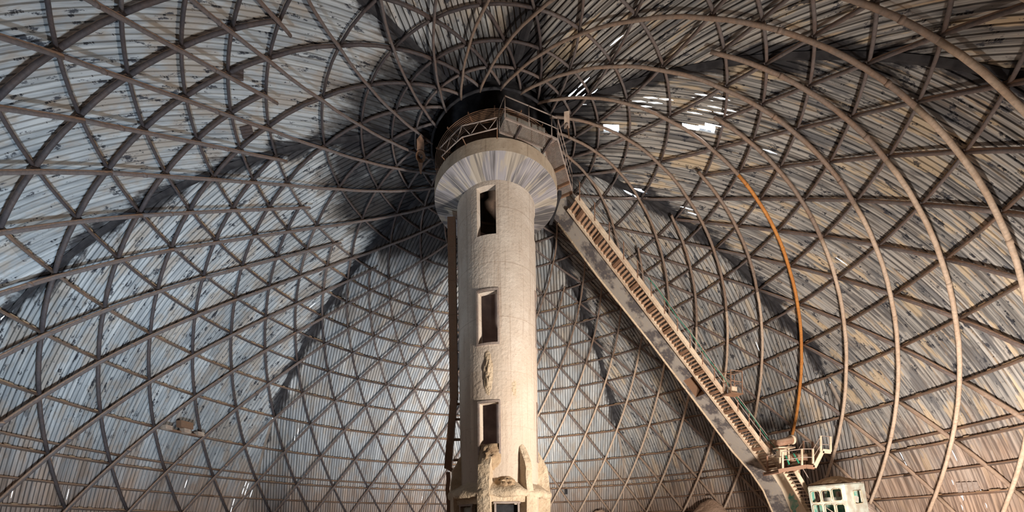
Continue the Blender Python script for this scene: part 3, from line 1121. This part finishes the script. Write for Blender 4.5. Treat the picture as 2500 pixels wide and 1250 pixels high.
for i in range(17):
    f = 0.01 + i * 0.0615
    MB().bar(sp(f, T1 + 0.05, -0.1), sp(f, T1 + 0.05, 1.0), 0.055, 0.055).build('rail_post', M['rail'], stair)
for h_ in (1.0, 0.55):
    MB().tube([sp(0, T1 + 0.05, h_), sp(1, T1 + 0.05, h_)], 0.022, 6).build('handrail', M['galv'], stair, True)
    MB().tube([sp(0, T0 - 0.05, h_), sp(1, T0 - 0.05, h_)], 0.018, 6).build('handrail', M['galv'], stair, True)
tag(MB().tube([sp(f, T1 + 0.12, 0.75 + 0.06 * math.sin(f * 40)) for f in [0.3 + .7 * i / 40 for i in range(41)]], 0.02, 5).build('green_rope', M['green'], None, True),
    'thin green rope strung along the long staircase handrail', 'rope')

# small service cage half way down the stair
cage = thing('service_cage', 'small rusty steel cage platform hung beside the long staircase', 'platform')
c0 = sp(0.70, T1 + 0.35, 0.15)
m_ = MB().box(c0, (1.1, 0.7, 0.06), (E_, N_, UPV)); m_.build('deck', M['rust'], cage)
for a in (-.5, .5):
    for b in (-.3, .3):
        p = c0 + E_ * a + N_ * b
        MB().bar(p, p + UPV * 1.5, 0.05, 0.05).build('post', M['rail'], cage)
for z in (.8, 1.5):
    m_ = MB()
    cs = [c0 + E_ * a + N_ * b + UPV * z for a, b in ((-.5, -.3), (.5, -.3), (.5, .3), (-.5, .3))]
    m_.tube(cs + [cs[0]], 0.022, 5); m_.build('rail', M['rail'], cage, True)
MB().box(c0 + UPV * 0.3, (0.45, .3, .4), (E_, N_, UPV)).build('gear_box', M['stair'], cage)

# landing at the stair foot
land = thing('landing_platform', 'steel landing with railings at the foot of the long staircase', 'platform')


def fp(x, y, Y):
    return on_y(x, y, Y)


YF, YB = 3.2, 4.8
prof = [(1900, 1150), (1968, 1139), (1988, 1141), (2008, 1101), (2028, 1103)]
for Y in (YF, YB):
    ps = [fp(x, y, YF) for x, y in prof]
    ps = [p + Vector((0, Y - YF, 0)) for p in ps]
    for i in range(4):
        MB().bar(ps[i], ps[i + 1], 0.08, 0.26, (0, 0, 1)).build('edge_channel', M['stair'] if i > 1 else M['rail'], land)
ps = [fp(x, y, YF) for x, y in prof]
for i in (0, 2, 3):
    a, b = ps[i], ps[i + 1]
    if i == 0:
        b = ps[2]
    yv = Vector((0, YB - YF, 0))
    MB().poly_prism([a + UPV * .05, b + UPV * .05, b + yv + UPV * .05, a + yv + UPV * .05], (0, 0, .05)).build('deck_plate', M['rust'], land)
q = sp(1, T0); q2 = sp(1, T1)
MB().poly_prism([q, q2, ps[0], ps[0] + Vector((0, YB - YF, 0))], (0, 0, -.12)).build('deck_plate', M['rail'], land)
posts = [(1911, 1147, 1103), (1958, 1139, 1096), (1985, 1132, 1096), (2004, 1103, 1064), (2028, 1103, 1066), (1967, 1100, 1072)]
for (x, y0, y1) in posts[:5]:
    for Y in (0, YB - YF):
        p, q = fp(x, y0, YF), fp(x, y1, YF)
        q = Vector((p.x, p.y, q.z))
        MB().bar(p + Vector((0, Y, 0)), q + Vector((0, Y, 0)), 0.11, 0.07, (0, 1, 0)).build('rail_post', M['stair'] if Y == 0 else M['rail'], land)
for Y in (0, YB - YF):
    for dz in (0, -0.55):
        pts = [fp(x, y, YF) + Vector((0, Y, dz)) for x, y in ((1911, 1103), (1958, 1096), (1985, 1096), (2004, 1064), (2028, 1066))]
        MB().tube(pts, 0.03, 6).build('handrail', M['galv'], land, True)

# winch motor on the landing
win = thing('winch_motor', 'dusty cylindrical winch motor mounted above the landing platform', 'motor')
a, b = fp(1896, 1084, 3.9), fp(1932, 1074, 3.9)
MB().tube([a, b], 0.27, 16).build('motor_body', M['rail'], win, True)
MB().tube([b, b + (b - a).normalized() * 0.09], [0.34, 0.34], 16).build('motor_flange', M['stair'], win, True)
for k in range(2):
    p = a.lerp(b, 0.2 + .6 * k); MB().bar(p, p - UPV * 1.35, 0.09, 0.09, (0, 1, 0)).build('stand_leg', M['stair'], win)
MB().box(a.lerp(b, .5) - UPV * 0.42, ((b - a).length * 1.1, 0.6, 0.08)).build('mounting_plate', M['stair'], win)
MB().box(fp(1908, 1108, 3.9), (0.45, 0.4, 0.5)).build('gear_case', M['stair'], win)
tk = thing('oil_tank', 'dusty brown oblong tank lying on the landing deck', 'tank')
m_ = MB().tube([fp(1926, 1122, 4.2), fp(1964, 1118, 4.2)], 0.36, 14); m_.build('tank_shell', M['rail'], tk, True)
m_ = MB(); c = fp(1945, 1131, 4.2); m_.box(c, (0.9, .5, .25)); m_.build('tank_cradle', M['stair'], tk)
tk2 = MB().tube([fp(1868, 1088, 6.8), fp(1890, 1082, 6.8)], 0.3, 12).build('pipe_stub', M['rust'], None, True)
tag(tk2, 'short dark brown pipe stub behind the stair foot', 'pipe')
tag(MB().tube([fp(1918, 1112, 3.3), fp(1927, 1134, 3.3)], 0.05, 6).build('green_strut', M['green'], None, True), 'left of two dark green struts on the landing', 'strut')
tag(MB().tube([fp(1937, 1107, 3.3), fp(1951, 1131, 3.3)], 0.05, 6).build('green_strut', M['green'], None, True), 'right of two dark green struts on the landing', 'strut')

# lower stair flight
ls = thing('lower_staircase', 'short steep steel stair from the landing down behind the derelict cab', 'staircase')
u0, u1 = fp(1915, 1152, 4.6), fp(1981, 1262, 4.6)
v0, v1 = fp(1942, 1150, 3.7), fp(2010, 1262, 3.7)
for (p, q) in ((u0, u1), (v0, v1)):
    MB().bar(p, q + (q - p) * 1.3, 0.08, 0.24).build('stringer', M['stair'], ls)
for i in range(30):
    f = (i + .5) / 13
    a, b = u0 + (u1 - u0) * f, v0 + (v1 - v0) * f
    MB().bar(a, b, 0.2, 0.04).build('tread', M['stair'], ls)
for f in (0.15, 0.6):
    p = v0.lerp(v1, f); MB().bar(p, p + UPV * 1.0, 0.05, 0.05, (0, 1, 0)).build('rail_post', M['rail'], ls)
MB().tube([v0 + UPV, v1 + UPV], 0.025, 6).build('handrail', M['galv'], ls, True)

# ------------------------------------------------------------------ derelict cab
cabC = Vector((21.65, 1.0, 0)); 
Lc = on_z(1973, 1190, 7.35); Cc = on_z(2059, 1183, 7.35); 
Cc = on_y(2059, 1183, 1.2); Lc = on_y(1973, 1190, 2.9); Rc = on_y(2107, 1180, 2.2)
cab = thing('control_cab', 'derelict pale green control cab with empty windows and dust on its roof', 'cab', (Cc.x, Cc.y, 4.2))
LEAN = Vector((0.16, 0, -1)).normalized()
HT = 3.3


def panel(name, P, Q, rows, mat, th=0.09):
    """wall panel from P to Q hanging along LEAN; rows = list of openings (u0,u1,v0,v1) in metres/fraction"""
    d = (Q - P); Wd = d.length; d.normalize(); n_ = d.cross(LEAN).normalized()
    us = sorted({0.0, 1.0} | {x for r in rows for x in r[:2]}); vs = sorted({0.0, HT} | {x for r in rows for x in r[2:4]})
    m_ = MB()
    for i in range(len(us) - 1):
        for j in range(len(vs) - 1):
            um, vm = (us[i] + us[i + 1]) / 2, (vs[j] + vs[j + 1]) / 2
            if any(r[0] < um < r[1] and r[2] < vm < r[3] for r in rows):
                continue
            c = P + d * (Wd * um) + LEAN * vm
            m_.box(c, (Wd * (us[i + 1] - us[i]), (vs[j + 1] - vs[j]), th), (d, LEAN, n_))
    wall_ = m_.build(name, mat, cab)
    for r in rows:   # rounded gasket frame round each opening
        pts = []
        w0, w1, h0, h1 = r[0] * Wd, r[1] * Wd, r[2], r[3]; rad = 0.12
        for (cx, cy, a0) in ((w1 - rad, h0 + rad, -90), (w1 - rad, h1 - rad, 0), (w0 + rad, h1 - rad, 90), (w0 + rad, h0 + rad, 180)):
            for k in range(4):
                a = math.radians(a0 + k * 30); pts.append(P + d * (cx + rad * math.cos(a)) + LEAN * (cy + rad * math.sin(a)) + n_ * (0.06 if n_.y < 0 else -0.06))
        pts.append(pts[0]); MB().tube(pts, 0.024, 6).build('window_gasket', M['gasket'], wall_, True)
        cs = MB()
        for (cx, cy, sx, sy) in ((w0, h0, 1, 1), (w1, h0, -1, 1), (w0, h1, 1, -1), (w1, h1, -1, -1)):
            b = len(cs.v)
            cs.v += [P + d * cx + LEAN * cy, P + d * (cx + sx * .12) + LEAN * cy, P + d * (cx + sx * .035) + LEAN * (cy + sy * .035), P + d * cx + LEAN * (cy + sy * .12)]
            cs.f.append([b, b + 1, b + 2, b + 3])
        cs.build('corner_fillet', mat, wall_)


panel('front_wall', Lc, Cc, [(0.05, 0.32, 0.28, 1.02), (0.37, 0.62, 0.28, 1.0), (0.67, 0.93, 0.22, 0.96), (0.06, 0.33, 1.15, 2.0), (0.40, 0.66, 1.15, 2.0), (0.72, 0.95, 1.2, 2.0)], M['cab'])
panel('side_wall', Cc, Rc, [(0.36, 0.78, 0.42, 1.25)], M['cab'])
off = (Lc - Cc) ; Bk = Rc + off
panel('back_wall', Bk, Rc, [(0.2, 0.45, 0.4, 1.2)], M['cabgreen'])
panel('far_wall', Lc, Bk, [(0.2, 0.8, 0.3, 1.2)], M['cabgreen'])
MB().poly_prism([Lc, Cc, Rc, Bk], (0, 0, 0.06)).build('roof', M['cab'], cab)
MB().poly_prism([Lc + LEAN * 1.15 + (Cc - Lc) * .1 + (Bk - Lc) * .5, Cc + LEAN * 1.15 + (Rc - Cc) * .5, Cc + LEAN * 1.25 + (Rc - Cc) * .6, Lc + LEAN * 1.25 + (Bk - Lc) * .6], (0, 0, 0.4)).build('console', M['greycon'], cab)
MB().tube([Lc + LEAN * 1.25 + (Cc - Lc) * .42 + Vector((0, .2, 0)), Lc + LEAN * 1.9 + (Cc - Lc) * .78 + Vector((0, .2, 0))], 0.03, 6).build('fallen_rod', M['galv'], cab, True)
m_ = MB(); n = 14
for i in range(n + 1):
    for j in range(n + 1):
        u, v = i / n, j / n
        P = Lc + (Cc - Lc) * u + (Bk - Lc) * v
        k = max(0, 1 - max(abs(u - .45) / .6, abs(v - .5) / .55)) ** 0.8
        z = 0.06 + 0.72 * k * (0.85 + 0.4 * noise.noise(Vector((u * 3, v * 3, 2)))) + 0.10 * noise.noise(Vector((u * 11, v * 11, 4))) * (1 if 0 < i < n and 0 < j < n else 0)
        m_.v.append(P + UPV * z)
for i in range(n):
    for j in range(n):
        a = i * (n + 1) + j; m_.f.append([a, a + n + 1, a + n + 2, a + 1])
m_.build('roof_dust', M['heap'], cab, True)['label'] = 'brown dust heaped on the roof'
MB().poly_prism([Lc + LEAN * HT, Cc + LEAN * HT, Rc + LEAN * HT, Bk + LEAN * HT], (0, 0, -0.15)).build('cab_floor', M['rust'], cab)
for P in (Lc, Cc, Rc, Bk):
    p = P + LEAN * HT; MB().bar(p + (Vector((cab.location.x, cab.location.y + 1, p.z)) - p) * .15, Vector((p.x, p.y, -0.1)), 0.25, 0.25, (0, 1, 0)).build('leg', M['rust'], cab)

# ------------------------------------------------------------------ small fittings
sp_ = thing('horn_speaker', 'tan horn shaped fitting hanging in the dark left of the tower head', 'loudspeaker')
c = on_y(1027, 382, -1.0); dd = (EYE - c).normalized()
up2 = UPV - dd * UPV.dot(dd); up2.normalize(); r2 = dd.cross(up2)
m_ = MB(); m_.tube([c - dd * 0.3, c, c + dd * .05], [0.12, 0.27, 0.28], 16, False); m_.build('horn', M['rust'], sp_, True)
MB().poly_prism([c + up2 * .2 - r2 * .2, c + up2 * .2 + r2 * .2, c + up2 * .7 + r2 * .2, c + up2 * .92, c + up2 * .7 - r2 * .2], -dd * .25).build('mounting_plate', M['rust'], sp_)
MB().poly_prism([c - up2 * .25 - r2 * .12, c - up2 * .25 + r2 * .16, c - up2 * .75 + r2 * .05, c - up2 * .8 - r2 * .02], -dd * .06).build('tail_plate', M['rust'], sp_)
MB().bar(c - dd * .3, c - dd * .3 + UPV * 0.7, 0.06, 0.06, (0, 1, 0)).build('hanger', M['rust'], sp_)
fl_ = thing('flood_light', 'boxy beige floodlight fixed right of the tower head walkway', 'floodlight')
c = on_y(1384, 293, -4.2); dd = (EYE - c).normalized(); r2 = dd.cross(UPV).normalized(); up2 = r2.cross(dd)
MB().box(c, (0.26, 0.34, 0.62), (r2, dd, up2)).build('housing', M['lampbox'], fl_)
MB().tube([c - up2 * .2 + dd * .17, c - up2 * .2 + dd * .22], 0.1, 12).build('lens', M['galv'], fl_, True)
MB().bar(c, c - UPV * 0.9 - r2 * .1, 0.05, 0.05, (0, 1, 0)).build('arm', M['rust'], fl_)
# equipment cluster on a ring of the left wall
eq = thing('ring_equipment', 'dusty cluster of small boxes bolted on a ring low on the left wall', 'equipment')
for (x, y, w_, h_) in ((404, 1044, .5, .3), (449, 1038, .95, .5), (450, 1050, .5, .5), (484, 1060, .5, .3)):
    P = on_sphere(x, y, RW - 0.1)
    e = Vector((P.x, P.y, 0)).normalized(); t_ = Vector((e.y, -e.x, 0))
    MB().box(P - e * .1, (w_, .5, h_), (t_, e, UPV)).build('equipment_box', M['rust'] if w_ > .6 else M['lampbox'], eq)
MB().box(on_sphere(446, 1056, RW - .1), (2.2, .3, .12), (t_, e, UPV)).build('bearer', M['rust'], eq)
P = on_sphere(1382, 1201, RW); jb = MB().box(P, (.35, .2, .55), (Vector((1, 0, 0)), Vector((0, 1, 0)), UPV)).build('junction_box', M['black'])
tag(jb, 'small dark junction box low on the back wall right of the tower', 'box')
# loose patches of sheet on the left roof
for i, (x, y, lab) in enumerate(((603, 322, 'small dark louvred hatch on the left roof, right of a steep rib'), (578, 180, 'narrow dark sheet patch high on the left roof'))):
    P = on_sphere(x, y, RC - 0.05); nrm = (P - Vector((0, 0, ZC))).normalized(); t_ = nrm.cross(UPV).normalized(); b_ = t_.cross(nrm)
    v = thing('roof_hatch', lab, 'hatch', P)
    m_ = MB(); m_.local = False
    for k in range(4):
        MB().box(P + t_ * ((k - 1.5) * .16), (.13, .55, .05), (t_, b_, nrm)).build('louvre', M['rib_dark'], v)
# patched sheet low on the right wall
Pa = [on_sphere(x, y, RC - 0.12) for x, y in ((2334, 1178), (2388, 1176), (2396, 1200), (2340, 1204))]
pt = thing('patch_sheet', 'pale corrugated patch sheet low on the right wall', 'sheet', Pa[0])
for k in range(4):
    a, b = Pa[0].lerp(Pa[1], k / 4), Pa[0].lerp(Pa[1], (k + .82) / 4); c, d = Pa[3].lerp(Pa[2], (k + .82) / 4), Pa[3].lerp(Pa[2], k / 4)
    MB().poly_prism([a, b, c, d], ray(2360, 1190).normalized() * 0.04).build('sheet_strip', M['galv'], pt)
